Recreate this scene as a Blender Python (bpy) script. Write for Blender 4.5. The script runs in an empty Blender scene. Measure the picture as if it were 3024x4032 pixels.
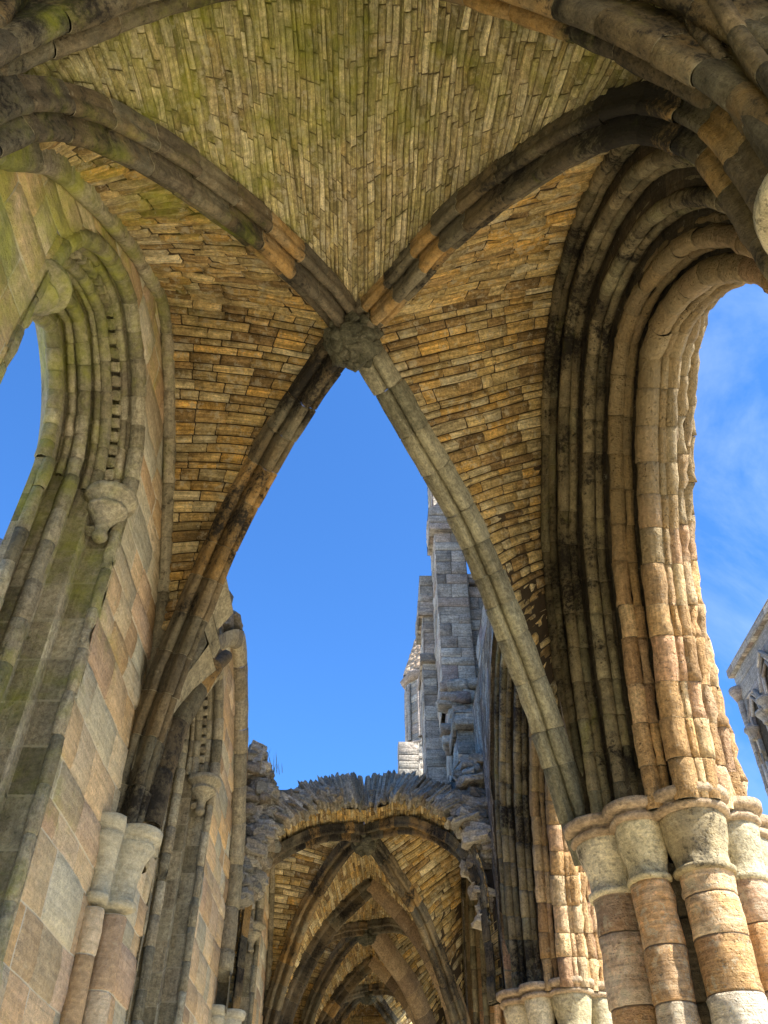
import bpy, math, random
from mathutils import Vector, noise, Matrix
V=Vector
R=math.radians
scene=bpy.context.scene
col=scene.collection
# ------------------------------------------------------------------ objects
def tag(o,label=None,cat=None,group=None,kind=None):
    if label:o['label']=label
    if cat:o['category']=cat
    if group:o['group']=group
    if kind:o['kind']=kind
    return o
def empty(name,loc,label,cat,group=None):
    o=bpy.data.objects.new(name,None);col.objects.link(o);o.location=loc
    o.empty_display_size=.2
    return tag(o,label,cat,group)
class MB:
    def __init__(s): s.v=[];s.f=[];s.c=[];s.uv=[]
    def add(s,co,c,uv):
        s.v.append(co);s.c.append(c);s.uv.append(uv);return len(s.v)-1
    def face(s,*i): s.f.append(i)
    def build(s,name,mat,parent=None,smooth=True):
        me=bpy.data.meshes.new(name)
        me.from_pydata([tuple(p) for p in s.v],[],s.f)
        a=me.color_attributes.new('tone','FLOAT_COLOR','POINT')
        flat=[]
        for c in s.c: flat+= [c[0],c[1],c[2],1.0]
        a.data.foreach_set('color',flat)
        ul=me.uv_layers.new(name='UVMap')
        n=len(me.loops);li=[0]*n;me.loops.foreach_get('vertex_index',li)
        fl=[]
        for i in li: fl+= s.uv[i]
        ul.data.foreach_set('uv',fl)
        if smooth: me.polygons.foreach_set('use_smooth',[True]*len(me.polygons))
        me.materials.append(mat)
        o=bpy.data.objects.new(name,me);col.objects.link(o)
        if parent:
            o.parent=parent
            w=V(parent.location)
            p=parent.parent
            while p: w=w+V(p.location);p=p.parent
            me.transform(Matrix.Translation(-w))
        return o
def group_nodes(m): return m.node_tree.nodes,m.node_tree.links
# ------------------------------------------------------------------ materials
def stone_mat(name,pal,mortar=(.25,.2,.13),moss=0.0,mossgrad=0.0,soot=.3,lam=.5,bump=.35,blot=.35,mosscol=(.17,.20,.02),bright=1.0,pits=.0,texc=1.0,fleck=.35,dampshade_z=None,valr=.22,sootcol=(.022,.019,.015),lowpale=0.0):
    m=bpy.data.materials.new(name);m.use_nodes=True
    N,L=group_nodes(m);N.clear()
    def n(t,**k):
        x=N.new(t)
        for a,b in k.items(): setattr(x,a,b)
        return x
    def math_(op,a,b=None,c=None,clamp=False):
        x=n('ShaderNodeMath',operation=op);x.use_clamp=clamp
        for i,q in enumerate((a,b,c)):
            if q is None: continue
            if isinstance(q,(int,float)): x.inputs[i].default_value=q
            else: L.new(q,x.inputs[i])
        return x.outputs[0]
    def mix(f,a,b,mode='MIX'):
        x=n('ShaderNodeMix',data_type='RGBA',blend_type=mode)
        for i,q in ((0,f),(6,a),(7,b)):
            if isinstance(q,(int,float)): x.inputs[i].default_value=q
            elif isinstance(q,tuple): x.inputs[i].default_value=(*q,1)
            else: L.new(q,x.inputs[i])
        return x.outputs[2]
    def ns(vec,scale,detail=4,rough=.6,dist=0):
        x=n('ShaderNodeTexNoise');L.new(vec,x.inputs['Vector'])
        x.inputs['Scale'].default_value=scale;x.inputs['Detail'].default_value=detail
        x.inputs['Roughness'].default_value=rough;x.inputs['Distortion'].default_value=dist
        return x.outputs['Fac']
    def mr(v,a,b,c=0,d=1):
        x=n('ShaderNodeMapRange');x.interpolation_type='SMOOTHSTEP';L.new(v,x.inputs[0])
        for i,q in enumerate((a,b,c,d)): x.inputs[i+1].default_value=q
        return x.outputs[0]
    geo=n('ShaderNodeNewGeometry');P=geo.outputs['Position']
    at=n('ShaderNodeAttribute',attribute_name='tone')
    sp=n('ShaderNodeSeparateColor');L.new(at.outputs['Color'],sp.inputs[0])
    r1,r2,mo=sp.outputs
    uv=n('ShaderNodeUVMap')
    mp=n('ShaderNodeMapping');L.new(uv.outputs[0],mp.inputs[0]);mp.inputs['Scale'].default_value=(1.6,24,1)
    # per-stone offset so laminations differ
    off=n('ShaderNodeCombineXYZ');L.new(math_('MULTIPLY',r1,37.0),off.inputs[0]);L.new(math_('MULTIPLY',r2,53.0),off.inputs[1])
    va=n('ShaderNodeVectorMath',operation='ADD');L.new(mp.outputs[0],va.inputs[0]);L.new(off.outputs[0],va.inputs[1])
    lamn=ns(va.outputs[0],1.0,3,.6,.6)
    big=ns(P,.55,3,.6,.3);med=ns(P,3.2,5,.65,.4);fine=ns(P,26,5,.7);mic=ns(P,110,3,.7)
    cr=n('ShaderNodeValToRGB');cr.color_ramp.interpolation='LINEAR'
    el=cr.color_ramp.elements
    while len(el)>1: el.remove(el[0])
    k=len(pal)
    for i,c in enumerate(pal):
        if i==0: e=el[0];e.position=0
        else: e=el.new(i/(k-1))
        e.color=(c[0]*bright,c[1]*bright,c[2]*bright,1)
    # palette index: per stone + blotches
    t=math_('ADD',r1,math_('MULTIPLY',math_('SUBTRACT',med,.5),blot),clamp=True)
    L.new(t,cr.inputs[0])
    c=cr.outputs[0]
    val=mr(r2,0,1,1-valr,1+valr)
    c=mix(1.0,c,comb(N,L,val),'MULTIPLY')
    c=mix(lam,c,mix(1.0,c,comb(N,L,mr(lamn,.3,.7,.5,1.35)),'MULTIPLY'))
    c=mix(1.0,c,comb(N,L,mr(fine,.28,.72,1-.38*texc,1+.36*texc)),'MULTIPLY')
    c=mix(1.0,c,comb(N,L,mr(mic,.25,.75,.85,1.15)),'MULTIPLY')
    c=mix(1.0,c,comb(N,L,mr(ns(P,7,5,.7,.6),.3,.7,1-.22*texc,1+.2*texc)),'MULTIPLY')
    # pale lichen flecks
    lf=mr(ns(P,9,6,.75),.60-.07*(fleck>.4),.68-.07*(fleck>.4))
    c=mix(math_('MULTIPLY',lf,fleck),c,(.6*bright,.55*bright,.4*bright))
    # mortar
    mm=mr(math_('ADD',mo,math_('MULTIPLY',math_('SUBTRACT',fine,.5),.5)),.55,.8)
    c=mix(mm,c,mortar)
    # soot / black crust
    sm=mr(math_('ADD',math_('MULTIPLY',ns(P,.9,6,.7,.5),.65),math_('MULTIPLY',fine,.35)),.62-.2*soot,.70-.14*soot)
    c=mix(math_('MULTIPLY',sm,min(1,.35+soot)),c,sootcol)
    if dampshade_z:  # olive-brown above a height: damp algae plus shade put into the colour
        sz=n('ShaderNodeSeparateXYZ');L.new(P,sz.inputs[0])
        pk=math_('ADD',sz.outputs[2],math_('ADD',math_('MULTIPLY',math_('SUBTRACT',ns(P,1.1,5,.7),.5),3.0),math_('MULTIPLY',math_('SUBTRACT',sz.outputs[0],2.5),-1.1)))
        pk=mr(pk,dampshade_z[0],dampshade_z[1])
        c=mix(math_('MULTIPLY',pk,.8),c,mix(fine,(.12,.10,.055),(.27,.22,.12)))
    # moss / algae
    if moss>0 or mossgrad>0:
        sx=n('ShaderNodeSeparateXYZ');L.new(P,sx.inputs[0])
        g=math_('ADD',math_('MULTIPLY',sx.outputs[0],-.16),math_('MULTIPLY',math_('SUBTRACT',5.2,sx.outputs[1]),.17))
        g=math_('MULTIPLY',math_('MINIMUM',math_('MAXIMUM',g,-.3),.6),mossgrad)
        mk=math_('ADD',math_('ADD',math_('MULTIPLY',ns(P,1.3,6,.7,.4),1.0),g),moss-.14)
        mk=mr(mk,.38,.72)
        gc=mix(mr(ns(P,5,4),.35,.65),mosscol,(mosscol[0]*2.1,mosscol[1]*1.9,mosscol[2]*1.5))
        c=mix(math_('MULTIPLY',mk,.72),c,gc)
    bs=n('ShaderNodeBsdfPrincipled');L.new(c,bs.inputs['Base Color'])
    bs.inputs['Roughness'].default_value=.88;bs.inputs['Specular IOR Level'].default_value=.25
    hh=math_('ADD',math_('MULTIPLY',med,.9),math_('ADD',math_('MULTIPLY',lamn,.55*lam+.05),math_('MULTIPLY',fine,.5)))
    hh=math_('ADD',hh,math_('MULTIPLY',mic,.12))
    if pits>0:
        pv=n('ShaderNodeTexVoronoi');L.new(P,pv.inputs['Vector']);pv.inputs['Scale'].default_value=24
        pm=math_('MULTIPLY',mr(pv.outputs['Distance'],.0,.33,1,0),mr(ns(P,2.2,3),.48,.6))
        hh=math_('SUBTRACT',hh,math_('MULTIPLY',pm,pits))
    bp=n('ShaderNodeBump');bp.inputs['Strength'].default_value=1;bp.inputs['Distance'].default_value=.11*bump
    L.new(hh,bp.inputs['Height']);L.new(bp.outputs[0],bs.inputs['Normal'])
    o=n('ShaderNodeOutputMaterial');L.new(bs.outputs[0],o.inputs[0])
    return m
def comb(N,L,v):
    x=N.new('ShaderNodeCombineColor')
    for i in range(3): L.new(v,x.inputs[i])
    return x.outputs[0]
OCH=[(.24,.16,.07),(.40,.27,.11),(.50,.37,.15),(.60,.47,.23),(.58,.36,.10),(.42,.33,.16),(.72,.61,.36)]
M_web=stone_mat('vault_web_stone',OCH,fleck=.5,mortar=(.07,.05,.03),mossgrad=.42,moss=-.14,soot=.3,lam=.85,bump=.6)
M_web_top=stone_mat('vault_near_web_stone',fleck=.55,pal=[(.32,.27,.12),(.42,.36,.17),(.50,.43,.22),(.66,.58,.36),(.40,.31,.13),(.56,.48,.3)],mortar=(.2,.16,.09),mossgrad=.4,moss=-.06,soot=.28,lam=.8,bump=.6)
M_rib=stone_mat('rib_stone',[(.15,.13,.09),(.23,.18,.11),(.29,.22,.12),(.24,.22,.15),(.5,.31,.11),(.34,.3,.2),(.2,.17,.11)],mortar=(.3,.27,.18),mossgrad=.35,moss=-.16,soot=.8,bright=.68,lam=.3,bump=.4)
M_ribg=stone_mat('weathered_green_rib_stone',[(.22,.21,.14),(.30,.28,.19),(.26,.24,.16)],mortar=(.3,.28,.2),moss=-.08,soot=.2,lam=.3,bump=.4)
M_restored=stone_mat('restored_rib_stone',[(.28,.2,.11),(.17,.12,.075),(.34,.25,.14),(.22,.16,.1)],mortar=(.36,.28,.18),soot=.0,lam=.15,bump=.12,blot=.1)
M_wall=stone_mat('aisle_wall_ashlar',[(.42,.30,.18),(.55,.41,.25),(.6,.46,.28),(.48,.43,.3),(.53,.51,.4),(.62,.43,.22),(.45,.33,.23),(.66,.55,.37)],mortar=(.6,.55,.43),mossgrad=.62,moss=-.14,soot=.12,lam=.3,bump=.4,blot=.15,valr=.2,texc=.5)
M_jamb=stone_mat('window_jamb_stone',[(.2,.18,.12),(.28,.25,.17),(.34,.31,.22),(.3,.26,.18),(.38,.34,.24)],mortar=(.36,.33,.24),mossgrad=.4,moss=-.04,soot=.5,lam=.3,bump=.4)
M_arc=stone_mat('arcade_arch_stone',[(.38,.24,.12),(.52,.32,.14),(.6,.38,.17),(.64,.48,.28),(.5,.3,.17),(.62,.46,.24)],mortar=(.34,.29,.19),moss=-.3,mossgrad=.12,soot=.2,lam=.4,bump=.9,pits=.45,texc=.9,dampshade_z=(5.6,7.6))
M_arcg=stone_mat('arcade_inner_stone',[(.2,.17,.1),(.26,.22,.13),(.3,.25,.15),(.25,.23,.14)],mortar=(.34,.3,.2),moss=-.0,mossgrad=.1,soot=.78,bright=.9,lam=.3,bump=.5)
M_dark=stone_mat('shade_dark_stone',[(.06,.05,.035),(.1,.08,.05)],mortar=(.1,.08,.05),soot=.5,bump=.5)  # near-black colour stands for shade in hollows, gaps and openings
M_pier=stone_mat('pier_stone',fleck=.5,pal=[(.56,.5,.38),(.58,.34,.15),(.66,.6,.47),(.5,.3,.17),(.66,.42,.17),(.7,.64,.52)],mortar=(.2,.15,.1),soot=.2,lam=.55,bump=.75,pits=.22,texc=.7)
M_cap=stone_mat('capital_stone',[(.55,.47,.28),(.64,.57,.4),(.52,.42,.24)],mortar=(.25,.2,.12),soot=.55,lam=.25,bump=.5,pits=.3)
M_abac=stone_mat('abacus_stone',[(.38,.28,.18),(.46,.36,.24)],mortar=(.2,.15,.1),soot=.15,lam=.3,bump=.5)
M_rub=stone_mat('rubble_stone',[(.22,.22,.19),(.32,.31,.27),(.42,.4,.34),(.27,.23,.17),(.46,.43,.36)],mortar=(.2,.18,.14),soot=.25,lam=.4,bump=.7)
M_grey=stone_mat('clerestory_stone',[(.27,.25,.22),(.40,.38,.33),(.36,.30,.25),(.50,.47,.4),(.28,.22,.2)],mortar=(.16,.14,.12),soot=.3,lam=.5,bump=.6,pits=.3)
M_boss=stone_mat('boss_stone',[(.1,.1,.065),(.16,.15,.1)],mortar=(.1,.1,.07),soot=.45,bump=.8,pits=.6,moss=-.05)
M_spire=stone_mat('spire_tiles',[(.42,.3,.2),(.5,.38,.26),(.36,.28,.2)],mortar=(.4,.35,.28),soot=.05,bump=.4)
# ------------------------------------------------------------------ curves
def catmull(pts,n=10):
    P=[V(p) for p in pts];P=[P[0]*2-P[1]]+P+[P[-1]*2-P[-2]];o=[]
    for i in range(1,len(P)-2):
        a,b,c,d=P[i-1:i+3]
        for k in range(n):
            t=k/n
            o.append(.5*((2*b)+(c-a)*t+(2*a-5*b+4*c-d)*t*t+(3*b-a-3*c+d)*t**3))
    o.append(P[-2].copy());return o
def resample(pts,n):
    L=[0]
    for a,b in zip(pts,pts[1:]): L.append(L[-1]+(b-a).length)
    o=[];j=0
    for i in range(n+1):
        s=L[-1]*i/n
        while j<len(L)-2 and L[j+1]<s: j+=1
        d=L[j+1]-L[j];t=(s-L[j])/d if d>1e-9 else 0
        o.append(pts[j].lerp(pts[j+1],min(1,t)))
    return o
def length(pts): return sum((b-a).length for a,b in zip(pts,pts[1:]))
class Curve:
    def __init__(s,pts,n=64,smooth=True):
        s.raw=pts
        s.p=resample(catmull(pts,8) if smooth else [V(p) for p in pts],n);s.n=n;s.L=length(s.p)
    def __call__(s,t):
        t=min(max(t,0),1)*s.n;i=min(int(t),s.n-1);return s.p[i].lerp(s.p[i+1],t-i)
    def shift(s,dx=0,dy=0,dz=0): return Curve([p+V((dx,dy,dz)) for p in s.p],s.n,False)
    def mirror_y(s,y): return Curve([V((p.x,2*y-p.y,p.z)) for p in s.p],s.n,False)
    def part(s,a,b): return Curve([s(a+(b-a)*i/40) for i in range(41)],40,False)
def arc2(half,rise,n=24):
    """pointed two-centred arc from (half,0) up to (0,rise)"""
    Rr=(half*half+rise*rise)/(2*half);cx=half-Rr
    a1=math.atan2(rise,-cx) if Rr>half else math.pi/2
    a1=math.asin(min(1,rise/Rr)) if cx<0 else math.pi-math.asin(min(1,rise/Rr))
    return [(cx+Rr*math.cos(a1*i/n),Rr*math.sin(a1*i/n)) for i in range(n+1)]
def nz(p,f,s=0.0): return noise.noise(V((p[0]*f+s,p[1]*f-s*1.7,p[2]*f+s*.3)))
# ------------------------------------------------------------------ sweep: moulded stone cut into voussoirs
def sweep(mb,path,prof,bvec,rnd,vlen=.38,joints=None,ero=.008,jit=.006,closed=False,gap=.010,pinch=.012,ring=.13,caps=True,up=None):
    """path: Curve. profile (a,b): a along bvec, b along outward normal. """
    Lp=path.L
    if joints is None:
        joints=[0];
        while joints[-1]<1:
            joints.append(joints[-1]+vlen*rnd.uniform(.75,1.3)/Lp)
        joints[-1]=1
        if len(joints)>2 and joints[-1]-joints[-2]<.3*vlen/Lp: joints.pop(-2)
    np_=len(prof);ca=sum(p[0] for p in prof)/np_;cb=sum(p[1] for p in prof)/np_
    size=max(max(abs(p[0]-ca),abs(p[1]-cb)) for p in prof)
    pl=[0]
    for a,b in zip(prof,prof[1:]): pl.append(pl[-1]+math.hypot(b[0]-a[0],b[1]-a[1]))
    for j in range(len(joints)-1):
        a,b=joints[j],joints[j+1];ln=(b-a)*Lp
        if ln<1e-4: continue
        g=min(gap/Lp,(b-a)*.2)
        k=max(1,int(ln/ring))
        st=[(a,1)]+[(a+g+(b-a-2*g)*i/k,0) for i in range(k+1)]+[(b,1)]
        tn=(rnd.random(),rnd.random());sc=1+rnd.uniform(-.03,.03)
        oa,ob=rnd.uniform(-jit,jit),rnd.uniform(-jit,jit);prev=None
        for (t,m) in st:
            c=path(t);T=(path(min(1,t+.01))-path(max(0,t-.01)))
            if T.length<1e-6: T=V((0,0,1))
            T.normalize();B=V(bvec);B=(B-T*B.dot(T)).normalized();Nn=T.cross(B)
            if up is not None:
                if Nn.dot(V(up))<0: Nn=-Nn
            elif Nn.z<0: Nn=-Nn
            row=[]
            for q,(pa,pb) in enumerate(prof):
                da,db=pa-ca,pb-cb;r=math.hypot(da,db)
                f=sc*(1-(pinch/max(r,.02) if m else 0));f=max(f,.3)
                x=c+B*(ca+oa+da*f)+Nn*(cb+ob+db*f)
                if not m:
                    e=ero*(nz(x,4.5)+.6*nz(x,13,5))
                    x=x+(B*da+Nn*db)*(e/max(r,.03))
                row.append(mb.add(x,(tn[0],tn[1],1.0 if m else 0.0),(t*Lp,pl[q])))
            if prev:
                for q in range(np_-1): mb.face(prev[q],prev[q+1],row[q+1],row[q])
                if closed: mb.face(prev[-1],prev[0],row[0],row[-1])
            prev=row
            if caps and closed and t in (0,1) and m: mb.f.append(tuple(row))
def circ(r,n=12,a=0,b=0): return [(a+r*math.cos(2*math.pi*i/n),b+r*math.sin(2*math.pi*i/n)) for i in range(n)]
def arcp(ca,cb,r,a0,a1,n=6): return [(ca+r*math.cos(R(a0+(a1-a0)*i/n)),cb+r*math.sin(R(a0+(a1-a0)*i/n))) for i in range(n+1)]
def rib_profile(s=1.0,depth=.22):
    s*=.80
    p=[(-.21,depth),(-.21,.12),(-.19,.10)]+arcp(-.148,.03,.058,150,375,8)+[(-.082,.11),(-.066,.11),(-.056,-.06)]+arcp(0,-.125,.062,165,375,8)+[(.056,-.06),(.066,.11),(.082,.11)]+arcp(.148,.03,.058,165,390,8)+[(.19,.10),(.21,.12),(.21,depth)]
    return [(a*s,b*s) for a,b in p]
def cham_profile(s=1.0): return [(a*s,b*s) for a,b in [(-.17,.22),(-.17,.02),(-.15,-.02),(-.04,-.13),(.04,-.13),(.15,-.02),(.17,.02),(.17,.22)]]
# ------------------------------------------------------------------ coursed stone patch
def patch(mb,S,LU,LV,rnd,course=.1,slen=.32,depth=.02,e=.010,hj=.012,rough=.01,warp=.02,skip=None,fix=None,fu=1,nsub=.13,rag=0.0):
    nv=max(1,int(round(LV/course)))
    vb=[0]
    for i in range(nv): vb.append(vb[-1]+rnd.uniform(.65,1.45))
    vb=[x/vb[-1] for x in vb];sd=rnd.random()*50
    def P(u,v,h):
        uu=min(1,max(0,u));vv=min(1,max(0,v))
        w=warp/LV*noise.noise(V((uu*LU(vv)*1.1+sd,vv*LV*2.2,sd)))
        v2=vv+w*min(1,vv*8)*min(1,(1-vv)*8)
        p=S(uu,v2)
        if fix: p=fix(p)
        if h==0 : return p
        d=.004
        a=S(min(1,uu+d),v2)-S(max(0,uu-d),v2);b=S(uu,min(1,v2+d))-S(uu,max(0,v2-d))
        n=a.cross(b)
        if n.length<1e-12: return p
        return p+n.normalized()*(h*fu)
    for i in range(nv):
        v0,v1=vb[i],vb[i+1];vm=(v0+v1)/2;lu=LU(vm)
        if lu<.03: continue
        k=max(1,int(round(lu/slen*rnd.uniform(.9,1.1))))
        ub=[0]
        for j in range(k): ub.append(ub[-1]+rnd.uniform(.5,1.6))
        ub=[x/ub[-1] for x in ub];ev=min(.3,e/((v1-v0)*LV))
        for j in range(k):
            u0,u1=ub[j],ub[j+1]
            if skip and all(skip(S(a_,b_)) for a_,b_ in (((u0+u1)/2,vm),(u0,v0),(u1,v0),(u0,v1),(u1,v1))): continue
            w=(u1-u0)*lu;eu=min(.3,e/w);tn=(rnd.random(),rnd.random());h0=rnd.uniform(-hj,hj)
            m=max(1,min(5,int(w/nsub)));sk=rnd.uniform(-hj,hj)*.7
            us=[0,eu]+[eu+(1-2*eu)*q/m for q in range(1,m)]+[1-eu,1]
            m2=2 if (v1-v0)*LV<.2 else 3
            vs=[0,ev]+[ev+(1-2*ev)*q/m2 for q in range(1,m2)]+[1-ev,1]
            rows=[]
            for jv,b in enumerate(vs):
                row=[]
                for iu,a in enumerate(us):
                    ed=(jv in(0,len(vs)-1)) or (iu in(0,len(us)-1))
                    cor=(jv in(1,len(vs)-2)) and (iu in(1,len(us)-2))
                    uu=u0+(u1-u0)*a;vv=v0+(v1-v0)*b
                    if ed and vv>.9995: ed=False;h=-.004
                    elif ed: h=-depth
                    else:
                        q=S(min(1,uu),min(1,vv))
                        h=h0+sk*(a-.5)+rough*(nz(q,6,sd)+.7*nz(q,17,sd))-(depth*.35 if cor else 0)
                    p=P(uu,vv,h if h!=0 else 1e-5)
                    row.append(mb.add(p,(tn[0],tn[1],1.0 if ed else 0.0),(uu*lu,vv*LV)))
                rows.append(row)
            for jv in range(len(vs)-1):
                for iu in range(len(us)-1):
                    mb.face(rows[jv][iu],rows[jv][iu+1],rows[jv+1][iu+1],rows[jv+1][iu])
def ruled(A,B,bulge=0.0,up=V((0,0,1))):
    def S(u,v):
        a=A(v);b=B(v);p=a.lerp(b,u)
        if bulge: p=p+up*(bulge*4*u*(1-u)*min(1,(a-b).length/2))
        return p
    def LU(v): return (A(v)-B(v)).length
    return S,LU
def quad(p00,p10,p01,p11):
    p00,p10,p01,p11=map(V,(p00,p10,p01,p11))
    S=lambda u,v:(p00.lerp(p10,u)).lerp(p01.lerp(p11,u),v)
    return S,(lambda v:(p00.lerp(p01,v)-p10.lerp(p11,v)).length),(p00-p01).length
def ashlar_box(mb,x0,x1,y0,y1,z0,z1,rnd,course=.3,slen=.5,faces='lrfbtu',**k):
    o=dict(depth=.025,e=.022,hj=.02,rough=.022,warp=.02,nsub=.3);o.update(k)
    F={'f':((x0,y0,z0),(x1,y0,z0),(x0,y0,z1),(x1,y0,z1)),'b':((x1,y1,z0),(x0,y1,z0),(x1,y1,z1),(x0,y1,z1)),
       'l':((x0,y1,z0),(x0,y0,z0),(x0,y1,z1),(x0,y0,z1)),'r':((x1,y0,z0),(x1,y1,z0),(x1,y0,z1),(x1,y1,z1)),
       't':((x0,y0,z1),(x1,y0,z1),(x0,y1,z1),(x1,y1,z1)),'u':((x0,y1,z0),(x1,y1,z0),(x0,y0,z0),(x1,y0,z0))}
    for c in faces:
        S,LU,LV=quad(*F[c]);patch(mb,S,LU,LV,rnd,course,slen,**o)
def rock(mb,c,sx,sy,sz,rnd,rot=None):
    """rough angular block"""
    if rot is None: rot=Matrix.Rotation(rnd.uniform(0,6.28),3,V((rnd.uniform(-1,1),rnd.uniform(-1,1),rnd.uniform(.2,1))).normalized())
    tn=(rnd.random(),rnd.random());sd=rnd.random()*99;n=3;idx={}
    def vert(i,j,k):
        if (i,j,k) in idx: return idx[(i,j,k)]
        q=V((i/n*2-1,j/n*2-1,k/n*2-1))
        s=q/max(1,q.length)**.28
        s=s*(1+.26*noise.noise(q*1.3+V((sd,0,sd))))
        p=V(c)+rot@V((s.x*sx/2,s.y*sy/2,s.z*sz/2))
        idx[(i,j,k)]=mb.add(p,(tn[0],tn[1],0),(q.x*sx+q.z*sz*.5,q.y*sy+q.z*sz));return idx[(i,j,k)]
    for a in range(n):
        for b in range(n):
            for k in (0,n):
                f=[(a,b,k),(a+1,b,k),(a+1,b+1,k),(a,b+1,k)]
                for g in (f,[(p[2],p[0],p[1]) for p in f],[(p[1],p[2],p[0]) for p in f]):
                    mb.face(*[vert(*q) for q in (g if k else g[::-1])])
def lathe(mb,c,prof,rnd,n=20,tn=None,rfun=None,ero=.006):
    """prof: (r,z,mortar)"""
    c=V(c);prev=None;l=0
    for i,(r,z,m) in enumerate(prof):
        if tn is None or (i and prof[i-1][2] and m): tn=(rnd.random(),rnd.random())
        row=[]
        for k in range(n):
            a=2*math.pi*k/n;rr=r*(rfun(a,z) if rfun else 1)
            p=c+V((rr*math.cos(a),rr*math.sin(a),z));e=ero*(nz(p,5)+.6*nz(p,15))
            p=p+V((math.cos(a),math.sin(a),0))*e
            row.append(mb.add(p,(tn[0],tn[1],m),(a*r,z)))
        if prev:
            for k in range(n): mb.face(prev[k],prev[(k+1)%n],row[(k+1)%n],row[k])
        else: mb.f.append(tuple(row[::-1]))
        prev=row
    mb.f.append(tuple(prev))
def drum_shaft(mb,x,y,r,z0,z1,rnd,h=.5,ero=.012,n=18):
    z=z0;prof=[]
    while z<z1-.02:
        hh=min(h*rnd.uniform(.7,1.3),z1-z)
        if z1-z-hh<.12: hh=z1-z
        f=1+rnd.uniform(-.03,.03)
        prof=[(r*.95,0,1),(r*f,.018,0)]+[(r*f*(1+rnd.uniform(-.008,.008)),hh*q/4,0) for q in (1,2,3)]+[(r*f,hh-.018,0),(r*.95,hh,1)]
        lathe(mb,(x,y,z),prof,rnd,n=n,tn=(rnd.random(),rnd.random()),ero=ero);z+=hh
# ------------------------------------------------------------------ bay geometry
XL,XR=-2.35,1.97
BOSS=V((-.27,4.93,8.55))
NL=[(-2.2,1.95,4.5),(-2.19,1.96,5.6),(-2.16,2.01,6.43),(-1.99,2.26,7.07),(-1.73,2.66,7.54),(-1.42,3.12,7.91),(-1.04,3.69,8.24),(-.53,4.45,8.48),tuple(BOSS)]
NR=[(1.84,1.93,4.8),(1.84,1.96,5.77),(1.81,2.01,6.32),(1.68,2.19,6.98),(1.41,2.59,7.59),(1.03,3.15,8.09),(.58,3.81,8.45),(.1,4.5,8.56),tuple(BOSS)]
FL=[(-2.3,7.5,4.5),(-2.2,7.4,5.4),(-2.03,7.2,6.15),(-1.79,6.9,6.86),(-1.52,6.54,7.46),(-1.3,6.27,7.78),(-1.06,5.95,8.06),(-.81,5.63,8.3),(-.57,5.32,8.46),tuple(BOSS)]
FR=[(2.02,8.2,4.6),(1.79,7.89,5.47),(1.59,7.6,6.09),(1.27,7.12,6.8),(.89,6.56,7.5),(.38,5.85,8.0),(-.02,5.28,8.38),tuple(BOSS)]
WLn=[(1.75,4.5),(1.8,5.6),(2.0,6.2),(2.32,6.73),(2.6,7.25),(2.99,7.71),(3.61,8.31),(4.26,8.81),(4.95,9.25)]
WLf=[(7.5,4.5),(7.5,5.4),(7.45,6.2),(7.24,6.98),(6.84,7.62),(6.39,8.23),(5.87,8.79),(5.3,9.18),(4.95,9.25)]
WRn=[(1.75,4.8),(1.8,5.6),(1.95,6.4),(2.45,7.75),(3.0,8.6),(3.75,9.25),(4.5,9.68),(5.15,9.85)]
WRf=[(8.15,4.9),(8.1,5.84),(7.98,6.97),(7.62,8.1),(6.97,8.87),(6.3,9.5),(5.7,9.78),(5.15,9.85)]
def arcTrans(y,w0=-2.15,w1=1.85,z0=4.6,zt=8.6):
    if abs(y-1.75)<.2:
        y=1.62
        return (Curve([(-2.3,y,4.5),(-2.27,y,5.8),(-2.16,y,6.5),(-1.85,y,7.15),(-1.3,y,7.9),(-.8,y,8.3),(-.25,y,8.55)]),
                Curve([(2.0,y,4.6),(1.95,y,5.6),(1.75,y,6.35),(1.45,y,6.95),(1.08,y,7.48),(.5,y,8.12),(.1,y,8.42),(-.25,y,8.55)]))
    c=(w0+w1)/2;h=(w1-w0)/2;a=arc2(h,zt-z0)
    return Curve([(c-q[0],y,z0+q[1]) for q in a]),Curve([(c+q[0],y,z0+q[1]) for q in a])
C_={k:Curve(v) for k,v in dict(NL=NL,NR=NR,FL=FL,FR=FR).items()}
for k,v,x in (('WLn',WLn,XL+.02),('WLf',WLf,XL+.02),('WRn',WRn,XR),('WRf',WRf,XR)): C_[k]=Curve([(x,y,z) for y,z in v])
BAY=6.25
def bay_curves(dy=0,mirror=False,ztn=8.3,ztf=8.6):
    c={}
    for k,v in C_.items():
        c[k]=v.mirror_y(1.75).shift(dy=dy) if mirror else v.shift(dy=dy)
    y0,y1=(1.75-BAY+dy,1.75+dy) if mirror else (1.75+dy,8.0+dy)
    if mirror: 
        c={ {'NL':'FL','FL':'NL','NR':'FR','FR':'NR','WLn':'WLf','WLf':'WLn','WRn':'WRf','WRf':'WRn'}[k]:v for k,v in c.items()}
    if dy>8:
        for k in ('NL','NR'):
            cv=c[k];c[k]=Curve([p-V((0,0,.17*max(0,math.sin(math.pi*min(1,max(0,(i/cv.n-.25)/.75)))))) for i,p in enumerate(cv.p)],cv.n,False)
    c['TNl'],c['TNr']=arcTrans(y0,zt=ztn);c['TFl'],c['TFr']=arcTrans(y1,zt=ztf)
    return c
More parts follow.
